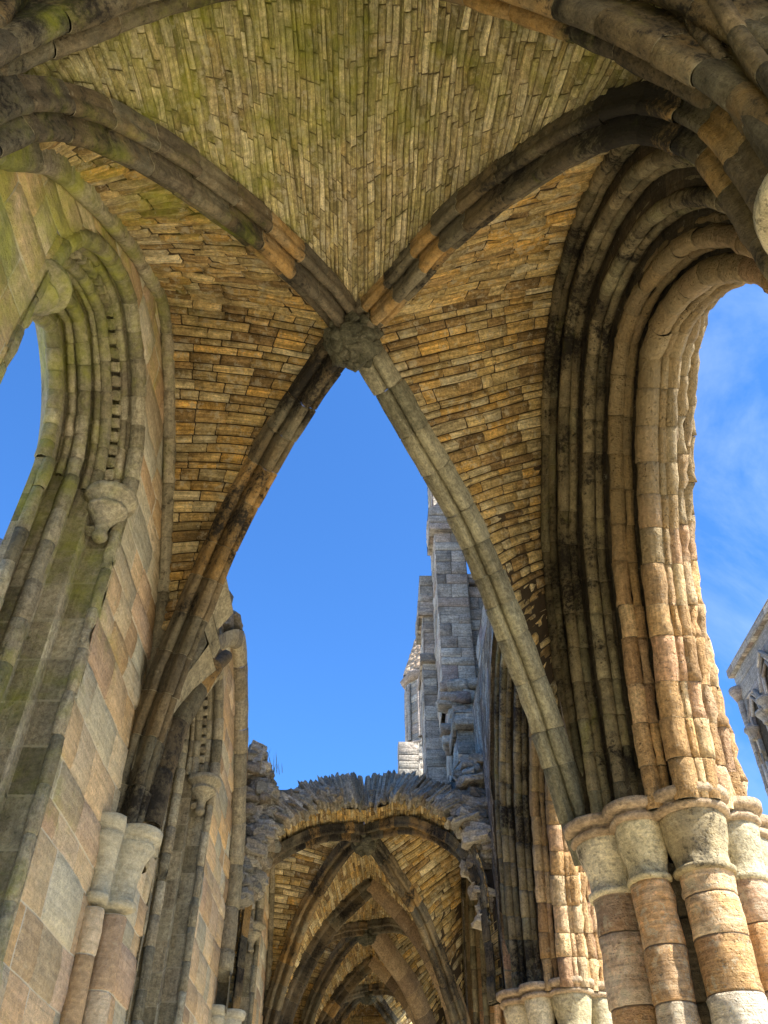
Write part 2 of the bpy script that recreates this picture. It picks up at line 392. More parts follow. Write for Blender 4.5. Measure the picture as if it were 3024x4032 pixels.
def make_vault(dy,label,mirror=False,webs='LRNF',ribs=('NL','NR','FL','FR'),near_t=False,far_t=False,seed=1,group='rib vault bays',ztn=8.3,ztf=8.6,restored=(),detail=1.0,halfw='nf'):
    rnd=random.Random(seed);c=bay_curves(dy,mirror,ztn,ztf)
    b=c['NL'](1)
    root=empty('rib_vault',(b.x,b.y,b.z),label,'vault',group)
    up=V((0,0,.13))
    def raise_(cv,d=.13): return Curve([p+V((0,0,d*min(1,max(.0,(p.z-4.9)/1.5)))) for p in cv.p],cv.n,False)
    k=dict(depth=.034,hj=.02,rough=.024,e=.016,warp=.035)
    def rp(cv,ax):
        n=cv.n*3;P=[cv(i/n) for i in range(n+1)];x0,x1,z0,z1=P[0][ax],P[-1][ax],P[0].z,P[-1].z;K=[];m=0
        for p in P:
            k_=.85*(p[ax]-x0)/(x1-x0)+.15*(p.z-z0)/max(.1,z1-z0);m=max(m+1e-5,k_);K.append(m)
        o=[];j=0
        for i in range(65):
            t=K[0]+(K[-1]-K[0])*i/64
            while j<n-1 and K[j+1]<t: j+=1
            o.append(P[j].lerp(P[j+1],min(1,max(0,(t-K[j])/(K[j+1]-K[j])))))
        c=Curve.__new__(Curve);c.p=o;c.n=64;c.L=length(o);c.raw=o;return c
    def web(A,B,mat,fu,course,slen,ax=None,**kk):
        if ax is not None: A=[rp(q_,ax) for q_ in A];B=[rp(q_,ax) for q_ in B]
        mb=MB();q=dict(k);q.update(kk)
        (a1,b1),(a2,b2_)=(A[0],B[0]),(A[1],B[1]);prev=None
        for i in range(81):
            f=i/40;a,b2=(a1(f),b1(f)) if f<=1 else (a2(2-f),b2_(2-f));row=[]
            for j in range(13):
                u=j/12;p=a.lerp(b2,u)+V((0,0,.05*4*u*(1-u)*min(1,(a-b2).length/2)));p=p+(p-V((b.x,b.y,5.2))).normalized()*.11
                row.append(mb.add(p,(.3,.4,1.0),(p.x,p.y)))
            if prev:
                for j in range(12): mb.face(prev[j],prev[j+1],row[j+1],row[j])
            prev=row
        for (a,b2,f) in zip(A,B,fu):
            S,LU=ruled(a,b2,.05);patch(mb,S,LU,(a.L+b2.L)/2,rnd,course,slen,fu=f,**q)
        return mb.build('web',mat,root)
    cs=.105/detail;sl=.33/detail
    rc={q:raise_(c[q]) for q in ('NL','NR','FL','FR','TNl','TNr','TFl','TFr')}
    sg=1
    # orientation signs decided numerically: faces must look down
    def sign(a,b2):
        S,LU=ruled(a,b2);d=.01;u,v=.5,.8
        n=(S(u+d,v)-S(u-d,v)).cross(S(u,v+d)-S(u,v-d));return -1 if n.z>0 else 1
    def W(As,Bs,mat,course,slen,**kk): web(As,Bs,mat,[sign(a,b2) for a,b2 in zip(As,Bs)],course,slen,**kk)
    if 'L' in webs: W([rc['NL'],rc['FL']],[c['WLn'],c['WLf']],M_web,cs,sl)
    if 'R' in webs: W([rc['NR'],rc['FR']],[c['WRn'],c['WRf']],M_web,cs*1.05,sl*1.05)
    if 'N' in webs: W([rc['NL'],rc['NR']],[rc['TNl'],rc['TNr']],M_web_top if dy<2 else M_web,cs*1.02,sl*.9,warp=.07,ax=0,depth=.024,hj=.012)
    if 'F' in webs: W([rc['FL'],rc['FR']],[rc['TFl'],rc['TFr']],M_web_top if dy<2 else M_web,cs*1.0,sl*.9,warp=.05,ax=0,depth=.024,hj=.012)
    for q in ribs:
        mb=MB();cv=c[q];d=cv(1)-cv(0);bv=V((-d.y,d.x,0)).normalized()
        pr=rib_profile(1.0);mat=M_rib;j=.01
        if q=='FR' and dy==0 and not mirror: pr=[(-.15,.2),(-.15,.02),(-.135,-.03),(-.03,-.11),(.01,-.11),(.02,.06)]+arcp(.085,.02,.062,175,380,6)+[(.15,.06),(.15,.2)];mat=M_ribg
        if q in restored: pr=cham_profile(1.3);mat=M_restored;j=.0
        sweep(mb,cv,pr,bv,rnd,vlen=.42 if mat is not M_restored else .6,jit=j,ero=.014 if j else .002,pinch=.016 if j else .004)
        mb.build('diagonal_rib',mat,root)
    for q in ('WLn','WLf'):
        mb=MB();sweep(mb,c[q].shift(dx=.03),[(-.07,.1),(-.07,0)]+arcp(0,-.02,.07,180,360,6)+[(.07,.0),(.07,.1)],(1,0,0),rnd,vlen=.6,ero=.012)
        mb.build('wall_rib',M_jamb,root)
    for q in ('WRn','WRf'):
        mb=MB();sweep(mb,c[q].shift(dx=.03,dz=-.02),[(-.06,.1),(-.06,0)]+arcp(0,-.02,.06,180,360,6)+[(.06,.0),(.06,.1)],(1,0,0),rnd,vlen=.45,ero=.01)
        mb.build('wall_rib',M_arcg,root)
    for flag,l,r in ((near_t,'TNl','TNr'),(far_t,'TFl','TFr')):
        if not flag: continue
        for q in (l,r):
            res=(q in restored)
            mb=MB();sweep(mb,c[q],cham_profile(1.3) if res else rib_profile(1.5),(0,1,0),rnd,vlen=.45,ero=.003 if res else .014,jit=.003 if res else .01,pinch=.004 if res else .018)
            mb.build('transverse_rib',M_restored if res else M_rib,root)
    # boss: leafy knot
    mb=MB();n=22;m=14;rows=[];sd=seed*3.1
    for i in range(m+1):
        th=math.pi*i/m;row=[]
        for k2 in range(n):
            ph=2*math.pi*k2/n
            r=.24*(1+.10*math.sin(6*ph+sd)*math.sin(th)+.08*math.sin(6*th)+.06*math.sin(4*th+3*ph))
            p=b+V((r*math.sin(th)*math.cos(ph),r*math.sin(th)*math.sin(ph),-.16+.8*r*math.cos(th)))
            p=p+V((nz(p,8),nz(p,8,3),nz(p,8,7)))*.05
            row.append(mb.add(p,(.5,.5,0),(ph*.3,th*.3)))
        rows.append(row)
    for i in range(m):
        for k2 in range(n): mb.face(rows[i][k2],rows[i][(k2+1)%n],rows[i+1][(k2+1)%n],rows[i+1][k2])
    for k2 in range(10):
        a=2*math.pi*k2/10;rock(mb,b+V((.235*math.cos(a+.3),.235*math.sin(a+.3),-.06)),.15,.1,.11,rnd)
    for k2 in range(8):
        a=2*math.pi*k2/8
        rock(mb,b+V((.2*math.cos(a),.2*math.sin(a),-.18)),.15,.11,.12,rnd)
    for k2 in range(4):
        a=2*math.pi*k2/4+.4
        rock(mb,b+V((.1*math.cos(a),.1*math.sin(a),-.31)),.12,.1,.07,rnd)
    mb.build('boss',M_boss,root)
    return root,c,rnd
# ------------------------------------------------------------------ vaults
v0,c0,_=make_vault(0,'vault bay in the top corners of the picture, behind the broad near cross arch',mirror=True,webs='LRNF',seed=11,far_t=False)
v1,c1,_=make_vault(0,'large ochre rib vault overhead, open to the sky beyond its leafy boss',webs='LRN',near_t=True,seed=2)
# ------------------------------------------------------------------ arch orders (shared by windows and arcade arches)
def pair_curves(yc,hw,z0,zs,rise):
    """near and far half: jamb then arc, in (y,z)"""
    a=arc2(hw,rise,24)
    f=[(yc+hw,z0+(zs-z0)*i/24) for i in range(24)]+[(yc+q[0],zs+q[1]) for q in a]
    n=[(2*yc-y,z) for y,z in f];return n,f
def order_curve(O,I,x,r): return Curve([(x,o[0]+(i[0]-o[0])*r,o[1]+(i[1]-o[1])*r) for o,i in zip(O,I)],len(O)*2,False)
def step_core(mb,O,I,steps,rnd,joints_n,mort=True):
    """surface between stepped profile points (x,r) along the arch"""
    n=joints_n
    for (x0,r0),(x1,r1) in zip(steps,steps[1:]):
        A=order_curve(O,I,x0,r0);B=order_curve(O,I,x1,r1)
        for j in range(n):
            tn=(rnd.random(),rnd.random());a,b=j/n,(j+1)/n
            ts=[(a,1),(a+.08/n,0),((a+b)/2,0),(b-.08/n,0),(b,1)];prev=None
            for t,m in ts:
                pa,pb=A(t),B(t);w=(pb-pa).length
                row=[mb.add(pa.lerp(pb,q),(tn[0],tn[1],m),(t*A.L,q*w)) for q in (0,.5,1)]
                if prev:
                    for q in range(2): mb.face(prev[q],prev[q+1],row[q+1],row[q])
                prev=row
def jl(n,rnd): 
    o=[0]
    for i in range(1,n): o.append((i+rnd.uniform(-.12,.12))/n)
    return o+[1]
# ------------------------------------------------------------------ left aisle wall
wall=empty('aisle_wall',(XL,8,0),'tall ashlar wall with lancet windows and vault shafts along the left side','wall')
wins=[4.5,10.35,16.9,23.2,29.4]
def in_window(yc,y,z,grow=0.0):
    hw=1.27+grow
    if abs(y-yc)>=hw or z<-1: return False
    if z<=7.0: return True
    a=arc2(hw,1.5+grow);
    for (q,zz) in a:
        if q<=abs(y-yc): return z<7.0+zz
    return z<8.5
def wall_top(y):
    if y<8.1: return 10.5
    if y<12.6: return 9.35+.12*math.sin(y*3)
    return 8.6+.35*math.sin(y*5.1)
WZ0=1.5
def wskip(p):
    return any(in_window(w,p.y,p.z) for w in wins) or p.z>wall_top(p.y)
def wfix(p):
    if p.z>wall_top(p.y): return V((p.x,p.y,wall_top(p.y)))
    for w in wins:
        if in_window(w,p.y,p.z):
            d=p.y-w
            if p.z<7.0: return V((p.x,w+math.copysign(1.27,d if d else 1),p.z))
            q=V((0,d,p.z-6.6))
            if q.length<1e-3: return p
            s=1.0
            for _ in range(40):
                s+=.03
                if not in_window(w,w+d*s,6.6+q.z*s): break
            return V((p.x,w+d*s,6.6+q.z*s))
    return p
mb=MB();rw=random.Random(5)
S,LU,LV=quad((XL,33,WZ0),(XL,-5,WZ0),(XL,33,10.6),(XL,-5,10.6))
patch(mb,S,LU,LV,rw,course=.34,slen=.6,depth=.02,e=.019,hj=.014,rough=.014,warp=.05,skip=wskip,fix=wfix,nsub=.2,fu=-1)
# sign check: faces look to +x
mb.build('masonry',M_wall,wall)
# wall back and thickness
def plain(name,boxes,mat,parent):
    mb=MB()
    for (x0,x1,y0,y1,z0,z1) in boxes:
        i=[mb.add(V(p),(.3,.5,0),(p[1],p[2])) for p in ((x0,y0,z0),(x1,y0,z0),(x1,y1,z0),(x0,y1,z0),(x0,y0,z1),(x1,y0,z1),(x1,y1,z1),(x0,y1,z1))]
        for f in ((0,3,2,1),(4,5,6,7),(0,1,5,4),(1,2,6,5),(2,3,7,6),(3,0,4,7)): mb.face(*[i[q] for q in f])
    return mb.build(name,mat,parent,smooth=False)
bx=[];ed=[-5.]
for w in wins: ed+=[w-1.33,w+1.33]
ed.append(33.)
for a,b in zip(ed[::2],ed[1::2]):
    top=10.2 if a<8 else 8.0
    bx.append((XL-.92,XL-.05,a,b,0,top))
bx.append((XL-.92,XL-.05,2.9,6.2,8.9,10.2))
plain('wall_core',bx,M_grey,wall)
plain('wall_base',[(XL-1.35,XL+.02,-5,33,0,WZ0)],M_wall,wall)
WSTEP=[(XL+.01,-.04),(XL-.03,.0),(XL-.28,.0),(XL-.28,.28),(XL-.44,.28),(XL-.44,.6),(XL-.62,.6),(XL-.62,1.0),(XL-.68,1.0),(XL-.92,.30)]
def make_window(yc,idx,detail=True):
    rn=random.Random(100+idx)
    O=pair_curves(yc,1.27,1.5,7.0,1.5);I=pair_curves(yc,.64,1.5,7.0,1.0)
    mb=MB()
    for h in (0,1): step_core(mb,O[h],I[h],WSTEP,rn,20)
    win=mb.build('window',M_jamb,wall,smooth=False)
    for (x,r,rad,m) in ((XL-.03,.02,.075,M_jamb),(XL-.17,.05,.05,M_jamb),(XL-.30,.27,.06,M_jamb),(XL-.37,.34,.035,M_jamb),(XL-.45,.58,.065,M_jamb),(XL-.55,.64,.04,M_jamb),(XL-.64,.97,.07,M_jamb)):
        if not detail and rad<.05: continue
        for h in (0,1):
            mb=MB();cv=order_curve(O[h][24:],I[h][24:],x,r)
            sweep(mb,cv,circ(rad,9),(1,0,0),rn,joints=jl(7,rn),closed=True,ero=.01,jit=.005,up=(0,0,1))
            mb.build('moulding',m,win)
    for (x,r,rad) in ((XL-.035,.03,.05),(XL-.44,.6,.07),(XL-.58,.93,.06)):
        for h in (0,1):
            mb=MB();cv=order_curve(O[h][:25],I[h][:25],x,r);sweep(mb,cv,circ(rad,9),(1,0,0),rn,joints=jl(14,rn),closed=True,ero=.012,jit=.006);mb.build('jamb_shaft',M_jamb,win)
    # dogtooth
    if detail:
        mb=MB()
        for h in (0,1):
            cv=order_curve(O[h][22:],I[h][22:],XL-.23,.14);k=int(cv.L/.13)
            for i in range(k):
                rock(mb,cv((i+.5)/k),.10,.10,.10,rn,rot=Matrix.Rotation(.78,3,'X'))
        mb.build('dogtooth',M_jamb,win,smooth=False)
    for sgn in (-1,1):
        mb=MB();y=yc+sgn*1.14
        lathe(mb,(XL-.13,y,6.58),[(q*.62,h*.66,m_) for q,h,m_ in [(.05,-.2,0),(.10,-.15,0),(.11,-.09,0),(.08,-.05,0),(.08,.02,0),(.11,.12,0),(.2,.22,0),(.27,.3,0),(.29,.32,0),(.29,.35,0),(.25,.36,0),(.27,.42,0),(.37,.5,0),(.385,.51,0),(.385,.6,0),(.33,.63,0)]],rn,n=22,tn=(.6,.6),ero=.02)
        mb.build('capital',M_jamb,win)
    return win
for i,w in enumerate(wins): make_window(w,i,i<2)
# vault shafts (responds) on the left wall
def respond(y,idx,zc=4.5):
    rn=random.Random(300+idx);mb=MB()
    for dx,dy,r in ((.0,-.19,.085),(.12,0,.105),(.0,.19,.085)):
        drum_shaft(mb,XL+dx+.04,y+dy,r,0,zc-.62,rn,h=.75,ero=.012)
    i=[]
    s=mb.build('vault_shaft',M_wall,wall)
    mb=MB();pr=[]
    for r,z in ((.93,-.58),(1.1,-.56),(1.1,-.52),(.96,-.5),(1.0,-.34),(1.14,-.18),(1.36,-.08),(1.36,-.04),(1.3,-.03),(1.52,.0),(1.56,.08),(1.5,.10)): pr.append((r,z,0))
    def rf(a,z):
        best=0
        for dx,dy,r in ((0,-.19,.10),(.13,0,.125),(0,.19,.10)):
            # ray from centre
            bb=dx*math.cos(a)+dy*math.sin(a);cc=dx*dx+dy*dy-r*r;D=bb*bb-cc
            if D>0: best=max(best,bb+math.sqrt(D))
        return max(best,.08)
    lathe(mb,(XL+.04,y,zc),pr,rn,n=44,tn=(.5,.5),rfun=rf,ero=.012)
    mb.build('capital',M_wall,s)
for i,y in enumerate((1.75,7.46,14.1,20.4,26.7)): respond(y,i)
# wall ribs and broken rib stumps over the open bay (left)
rn=random.Random(77)
c2=bay_curves(6.25)
for q in ('WLn','WLf'):
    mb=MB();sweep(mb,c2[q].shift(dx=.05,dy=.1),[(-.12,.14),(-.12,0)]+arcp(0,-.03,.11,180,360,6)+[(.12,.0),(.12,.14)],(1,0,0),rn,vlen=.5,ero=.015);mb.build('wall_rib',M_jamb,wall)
for cv,s,vb in ((C_['NL'].shift(dy=5.75,dx=-.02).part(0,.42),1.0,None),(Curve([(-2.12,7.72,4.75),(-2.1,7.8,5.5),(-2.0,7.95,6.2),(-1.86,8.1,6.75)]),1.15,None),(Curve([(-2.28,7.85,4.75),(-2.24,8.1,5.6),(-2.14,8.6,6.5),(-2.06,9.1,7.3),(-2.0,9.45,7.75)]),.8,None)):
    mb=MB();d=cv(1)-cv(0);bv=V((-d.y,d.x,0)).normalized()
    sweep(mb,cv,circ(.105*s,11),bv,rn,vlen=.5,closed=True,ero=.016,jit=.01)
    sweep(mb,cv.shift(dx=-.13,dy=-.02,dz=.04),circ(.085*s,11),bv,rn,vlen=.5,closed=True,ero=.016,jit=.01)
    mb.build('broken_rib',M_rib,wall)
mb=MB()
po=[(-2.34,5.2),(-2.05,6.1),(-1.80,6.62),(-1.9,6.85),(-1.83,7.05),(-1.9,7.28),(-1.74,7.54),(-1.95,7.95),(-2.34,8.3)]
tn=(.6,.6)
for y in (7.55,8.15):
    pass
for a,b in zip(po,po[1:]):
    S,LU,LV=quad((a[0],7.5,a[1]),(a[0],8.2,a[1]),(b[0],7.5,b[1]),(b[0],8.2,b[1]));patch(mb,S,LU,LV,rn,.5,.5,fu=-1,rough=.012,hj=.003,depth=.008)
for y,f in ((7.5,1),(8.2,-1)):
    Aa=Curve([(p[0],y,p[1]) for p in po],40,False);Bb=Curve([(-2.36,y,p[1]) for p in po],40,False)
    S,LU=ruled(Bb,Aa);patch(mb,S,LU,Aa.L*.8,rn,.45,.45,fu=f,rough=.012,hj=.003,depth=.008)
mb.build('broken_springer',M_jamb,wall)
# ragged rubble on the wall head over the open bay
mb=MB()
for i in range(90):
    y=rn.uniform(8.2,15.3);z=wall_top(y)+rn.uniform(-.35,.12)
    if y>12.8: z+=rn.uniform(-.5,.35)
    rock(mb,(rn.uniform(XL-.9,XL+.02),y,z),rn.uniform(.25,.55),rn.uniform(.3,.6),rn.uniform(.15,.32),rn,rot=Matrix.Rotation(rn.uniform(-.3,.3),3,'Z')@Matrix.Rotation(rn.uniform(-.25,.25),3,'X'))
mb.build('rubble',M_rub,wall,smooth=False)
# ------------------------------------------------------------------ right arcade
ASTEP=[(XR,-.02),(2.12,0),(2.12,.26),(2.30,.26),(2.30,.54),(2.50,.54),(2.50,.80),(2.70,.80),(2.70,1.0),(2.95,1.0),(2.95,.82),(3.14,.82),(3.14,.62),(3.32,.62),(3.32,.36),(3.5,.36),(3.5,.08),(3.56,.08),(3.56,-.25)]
AROLL=[(2.07,.05,.045,0),(2.13,.25,.07,0),(2.17,.12,.04,0),(2.22,.29,.045,0),(2.31,.53,.07,0),(2.34,.40,.038,0),(2.41,.57,.045,0),(2.51,.79,.085,1),(2.53,.66,.038,1),(2.61,.83,.045,1),(2.73,1.0,.115,1),(2.86,1.02,.05,1),(2.95,1.0,.085,1),(3.05,.86,.045,1),(3.14,.80,.08,1),(3.24,.66,.045,1),(3.33,.6,.08,1),(3.43,.42,.045,1),(3.5,.34,.07,1),(3.56,.1,.06,1)]
OF=[(8.15,4.75),(8.1,5.84),(7.98,6.97),(7.62,8.1),(6.97,8.87),(6.3,9.5),(5.7,9.78),(5.15,9.88)]
IF=[(7.1,4.75),(6.95,5.5),(6.72,6.15),(6.4,7.0),(5.93,7.72),(5.55,8.15),(5.1,8.52)]
ON=[(1.75,4.75),(1.8,5.6),(1.95,6.4),(2.45,7.75),(3.0,8.6),(3.75,9.25),(4.5,9.68),(5.15,9.88)]
IN_=[(2.85,4.75),(2.93,5.9),(3.15,6.85),(3.6,7.6),(4.1,8.1),(4.65,8.42),(5.1,8.52)]
def as2d(p): return [(q.y,q.z) for q in Curve([(0,y,z) for y,z in p],48).p]
AO=(as2d(ON),as2d(OF));AI=(as2d(IN_),as2d(IF))
def arcade_arch(dy,label,seed,detail=True):
    rn=random.Random(seed)
    root=empty('arcade_arch',(2.75,5.0+dy,8.5),label,'arch','pointed arches of the arcade')
    for h in (0,1):
        O=[(y+dy,z) for y,z in AO[h]];I=[(y+dy,z) for y,z in AI[h]]
        mb=MB();step_core(mb,O,I,ASTEP,rn,15);mb.build('arch_core',M_dark if detail else M_arc,root,smooth=False)  # detailed arches: near-black core paints the shade between the rolls
        js=[jl(15,rn),jl(12,rn)]
        for x,r,rad,w in AROLL:
            if not detail and rad<.06: continue
            mb=MB();cv=order_curve(O,I,x,r)
            er=.009 if w==0 else (.018 if x<3.0 else .05)
            sweep(mb,cv,circ(rad,12),(1,0,0),rn,joints=js[w],closed=True,ero=er,jit=.006 if w==0 else .010,ring=.08,pinch=.009,gap=.006)
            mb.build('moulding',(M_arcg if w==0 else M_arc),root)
    # spandrels and the wall over the arch
    mb=MB()
    for h,s in ((0,-1),(1,1)):
        O=[(y+dy,z) for y,z in AO[h]]
        for x,f in ((XR+.01,s),(3.56,-s)):
            A=order_curve(O,O,x,0);B=Curve([(x,5.15+dy+s*(3.02)*(1-i/40),10.4) for i in range(41)],40,False)
            B=Curve([(x,(8.2 if s>0 else 1.75)+dy+((5.15+dy)-((8.2 if s>0 else 1.75)+dy))*i/40,10.4) for i in range(41)],40,False)
            mb=MB();S,LU=ruled(A,B);patch(mb,S,LU,A.L,rn,.35,.5,fu=f,rough=.015,nsub=.3);mb.build('spandrel',M_grey,root)
    return root
PX=2.82
def pier(y,label,seed,x=PX,h0=4.66,detail=True,amat=None):
    rn=random.Random(seed)
    root=empty('arcade_pier',(x,y,0),label,'pier','clustered piers of the arcade')
    SH=[]
    for k in range(8):
        a=math.pi/4*k;mj=(k%2==0);d=.62 if mj else .60
        SH.append((d*math.cos(a),d*math.sin(a),.222 if mj else .17))
    mb=MB();drum_shaft(mb,x,y,.55,0,h0-.3,rn,h=.5,ero=.01,n=24);mb.build('core',M_dark,root)  # near-black core paints the shade in the gaps between shafts
    for dx,dy,r in SH:
        mb=MB();drum_shaft(mb,x+dx,y+dy,r,0,h0-.45,rn,h=.46,ero=.022,n=22);s=mb.build('shaft',M_pier,root)
        mb=MB()
        lathe(mb,(x+dx,y+dy,h0),[(r*1.0,-.47,0),(r*1.13,-.465,0),(r*1.17,-.44,0),(r*1.13,-.415,0),(r*1.0,-.41,0),(r*1.04,-.3,0),(r*1.18,-.17,0),(r*1.30,-.06,0),(r*1.34,.0,0),(r*1.3,.03,0),(r*1.2,.06,0)],rn,n=26,tn=(rn.random(),rn.random()),ero=.022)
        mb.build('capital',M_cap,s)
    def rf(a,z):
        best=.5
        for dx,dy,r in SH:
            r=r*1.5;bb=dx*math.cos(a)+dy*math.sin(a);cc=dx*dx+dy*dy-r*r;D=bb*bb-cc
            if D>0: best=max(best,bb+math.sqrt(D))
        return best
    mb=MB();lathe(mb,(x,y,h0),[(.93,.02,0),(1.0,.03,0),(1.02,.06,0),(1.0,.09,0),(.95,.095,0),(.95,.12,0),(1.04,.13,0),(1.065,.15,0),(1.065,.21,0),(1.03,.22,0),(.9,.225,0)],rn,n=110,tn=(.3,.6),rfun=rf,ero=.014)
    mb.build('abacus',amat or M_abac,root)
    # solid springing masonry above the abacus
    mb=MB()
    ashlar_box(mb,x-.5,x+.5,y-.5,y+.5,h0+.15,7.0,rn,.4,.5,faces='lrfbt')
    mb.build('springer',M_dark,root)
    return root
archs=[('steep moulded arch on the right with the sunlit eroded orders, nearest in the arcade',0),('second arch of the arcade, seen edge-on beyond the near right pier',1),('third arcade arch, a narrow sliver in the shade beside the far vault',2),('fourth arcade arch, far down the aisle on the right',3)]
arcade_arch(0,archs[0][0],501)
arcade_arch(BAY,archs[1][0],502)
for l,k in archs[2:]: arcade_arch(BAY*k,l,502+k,False)
arcade_arch(-BAY,'arcade arch behind the near capital at the right edge',510,False)
pier(1.6,'near pier whose rounded mossy capital juts in at the right edge',601,x=2.55,amat=M_cap)
pier(8.0,'big clustered pier at lower right with sunlit banded shafts and pale capital',602)
pier(8.0+BAY,'second clustered pier, its capital just showing at the bottom edge',603)
pier(8.0+2*BAY,'third clustered pier along the right of the aisle',604,detail=False)
pier(8.0+3*BAY,'fourth clustered pier along the right of the aisle, farthest one',605,detail=False)
# broken rib stumps on the near pier
stub=random.Random(88)
pr_=empty('rib_stump',(1.9,8.1,4.9),'broken vault ribs springing up from the big clustered pier into the open bay','stump','broken rib stumps')
for pts,r in (([(2.1,8.3,4.8),(1.95,8.5,5.9),(1.87,8.7,6.5)],.10),([(2.08,8.15,4.8),(1.85,8.18,5.9),(1.66,8.2,6.6)],.11)):
    mb=MB();cv=Curve(pts);sweep(mb,cv,circ(r,11),(1,0,0),stub,vlen=.42,closed=True,ero=.018,jit=.012)
    mb.build('broken_rib',M_rib,pr_)
# ------------------------------------------------------------------ clerestory and buttresses beyond
rc_=random.Random(900)
cl=empty('clerestory_wall',(3.0,10,10.4),'high clerestory wall standing on the arcade behind the right side of the vault','wall')
mb=MB()
ashlar_box(mb,2.02,3.5,7.9,14.6,9.9,11.3,rc_,.34,.5,faces='lfbtr')
ashlar_box(mb,2.95,3.5,1.0,21.0,10.3,19.5,rc_,.5,.8,faces='lfbtr',nsub=.8)
mb.build('masonry',M_grey,cl)
bt=empty('stepped_buttress',(1.9,17.3,9.5),'tall grey stepped buttress rising beyond the open vault','buttress')
mb=MB()
ashlar_box(mb,1.5,2.3,17.0,18.6,11.6,17.3,rc_,.34,.5,faces='lrfbt')
ashlar_box(mb,1.5,2.3,17.0,18.6,17.3,20.5,rc_,.34,.5,faces='lrfbt')
ashlar_box(mb,2.3,3.0,17.3,18.6,10.1,15.0,rc_,.34,.5,faces='lrfbt')
ashlar_box(mb,1.62,2.3,16.9,18.6,9.5,11.6,rc_,.3,.45,faces='lrfbt')
mb.build('shaft',M_grey,bt)
mb=MB();ashlar_box(mb,1.36,2.0,16.86,18.0,16.6,17.4,rc_,.3,.5,faces='lrfbtu');mb.build('string_course',M_grey,bt)
mb=MB();ashlar_box(mb,2.26,3.0,17.15,18.6,15.0,15.3,rc_,.15,.5,faces='lrfbtu');mb.build('ledge',M_grey,bt)
mb=MB()
for i in range(46):
    rock(mb,(rc_.uniform(1.6,2.35),rc_.uniform(16.7,17.0),rc_.uniform(9.9,11.9)),rc_.uniform(.35,.6),.4,rc_.uniform(.15,.28),rc_,rot=Matrix.Rotation(rc_.uniform(-.12,.12),3,'Z'))
mb.build('eroded_courses',M_grey,bt)
nb=empty('stone_corbel',(1.8,15.8,8.5),'heavy squared corbel blocks projecting at the foot of the stepped buttress','corbel')
mb=MB();ashlar_box(mb,1.62,2.12,15.7,16.9,9.2,10.05,rc_,.3,.45,faces='lrfbtu');mb.build('upper_block',M_grey,nb)
mb=MB();ashlar_box(mb,1.66,2.15,15.55,16.9,8.5,9.17,rc_,.34,.6,faces='lrfbtu');mb.build('lower_block',M_grey,nb)
mb=MB();ashlar_box(mb,1.56,2.18,15.5,16.9,10.07,10.35,rc_,.28,.6,faces='lrfbtu');mb.build('capping',M_grey,nb)
b2=empty('pinnacled_buttress',(1.6,19.5,8.5),'second grey buttress with a sunlit flat top, left of the stepped one','buttress')
mb=MB()
ashlar_box(mb,1.18,1.75,19,20.4,9.6,14.0,rc_,.36,.5,faces='lrfbt')
ashlar_box(mb,1.22,1.75,19,20.4,14.0,15.8,rc_,.36,.5,faces='lrfbt')
ashlar_box(mb,1.18,1.75,19,20.4,15.8,16.7,rc_,.3,.5,faces='lrfbt')
mb.build('shaft',M_grey,b2)
mb=MB();ashlar_box(mb,1.10,1.78,18.92,20.4,15.25,15.75,rc_,.25,.5,faces='lrfbtu');mb.build('string_course',M_grey,b2);mb=MB();ashlar_box(mb,1.12,1.78,18.92,20.4,13.75,14.0,rc_,.25,.5,faces='lrfbtu');mb.build('string_course',M_grey,b2)
tu=empty('stair_turret',(1.75,26.6,8),'distant octagonal turret with a sunlit conical spire','turret')
mb=MB()
for z0,z1,r in ((10.2,13.9,1.05),(13.9,15.2,.92),(15.2,17.9,.84)):
    for k in range(8):
        a0,a1=R(22.5+45*k),R(22.5+45*(k+1));c=(1.85,26.7)
        S,LU,LV=quad((c[0]+r*math.cos(a0),c[1]+r*math.sin(a0),z0),(c[0]+r*math.cos(a1),c[1]+r*math.sin(a1),z0),(c[0]+r*math.cos(a0),c[1]+r*math.sin(a0),z1),(c[0]+r*math.cos(a1),c[1]+r*math.sin(a1),z1))
        patch(mb,S,LU,LV,rc_,.35,.5,nsub=.4)
mb.build('drum',M_grey,tu)
mb=MB()
for k in range(8):
    a=R(22.5+45*k)
    for da in (-.12,.0,.12): drum_shaft(mb,1.85+.86*math.cos(a+da),26.7+.86*math.sin(a+da),.06,15.3,17.5,rc_,h=1.2,n=8)
mb.build('angle_shafts',M_grey,tu)
mb=MB();lathe(mb,(1.85,26.7,17.6),[(.9,0,0),(.98,.1,0),(1.05,.25,0),(1.02,.3,0)],rc_,n=8,tn=(.5,.4));mb.build('cornice',M_grey,tu);mb=MB();lathe(mb,(1.85,26.7,15.1),[(.92,-.1,0),(1.0,0,0),(.9,.12,0)],rc_,n=8,tn=(.5,.4));mb.build('cornice',M_grey,tu)
mb=MB()
for k in range(8):
    a0,a1=R(22.5+45*k),R(22.5+45*(k+1));p0=V((1.85+1.02*math.cos(a0),26.7+1.02*math.sin(a0),17.9));p1=V((1.85+1.02*math.cos(a1),26.7+1.02*math.sin(a1),17.9));t=V((1.85,26.7,21.2))
    S,LU,LV=quad(p0,p1,t,t+(p1-p0)*.02);patch(mb,S,LU,LV,rc_,.16,.22,nsub=.3)
mb.build('spire',M_spire,tu)
mb=MB();rr=[(1.0,13.0),(1.0,14.2)]
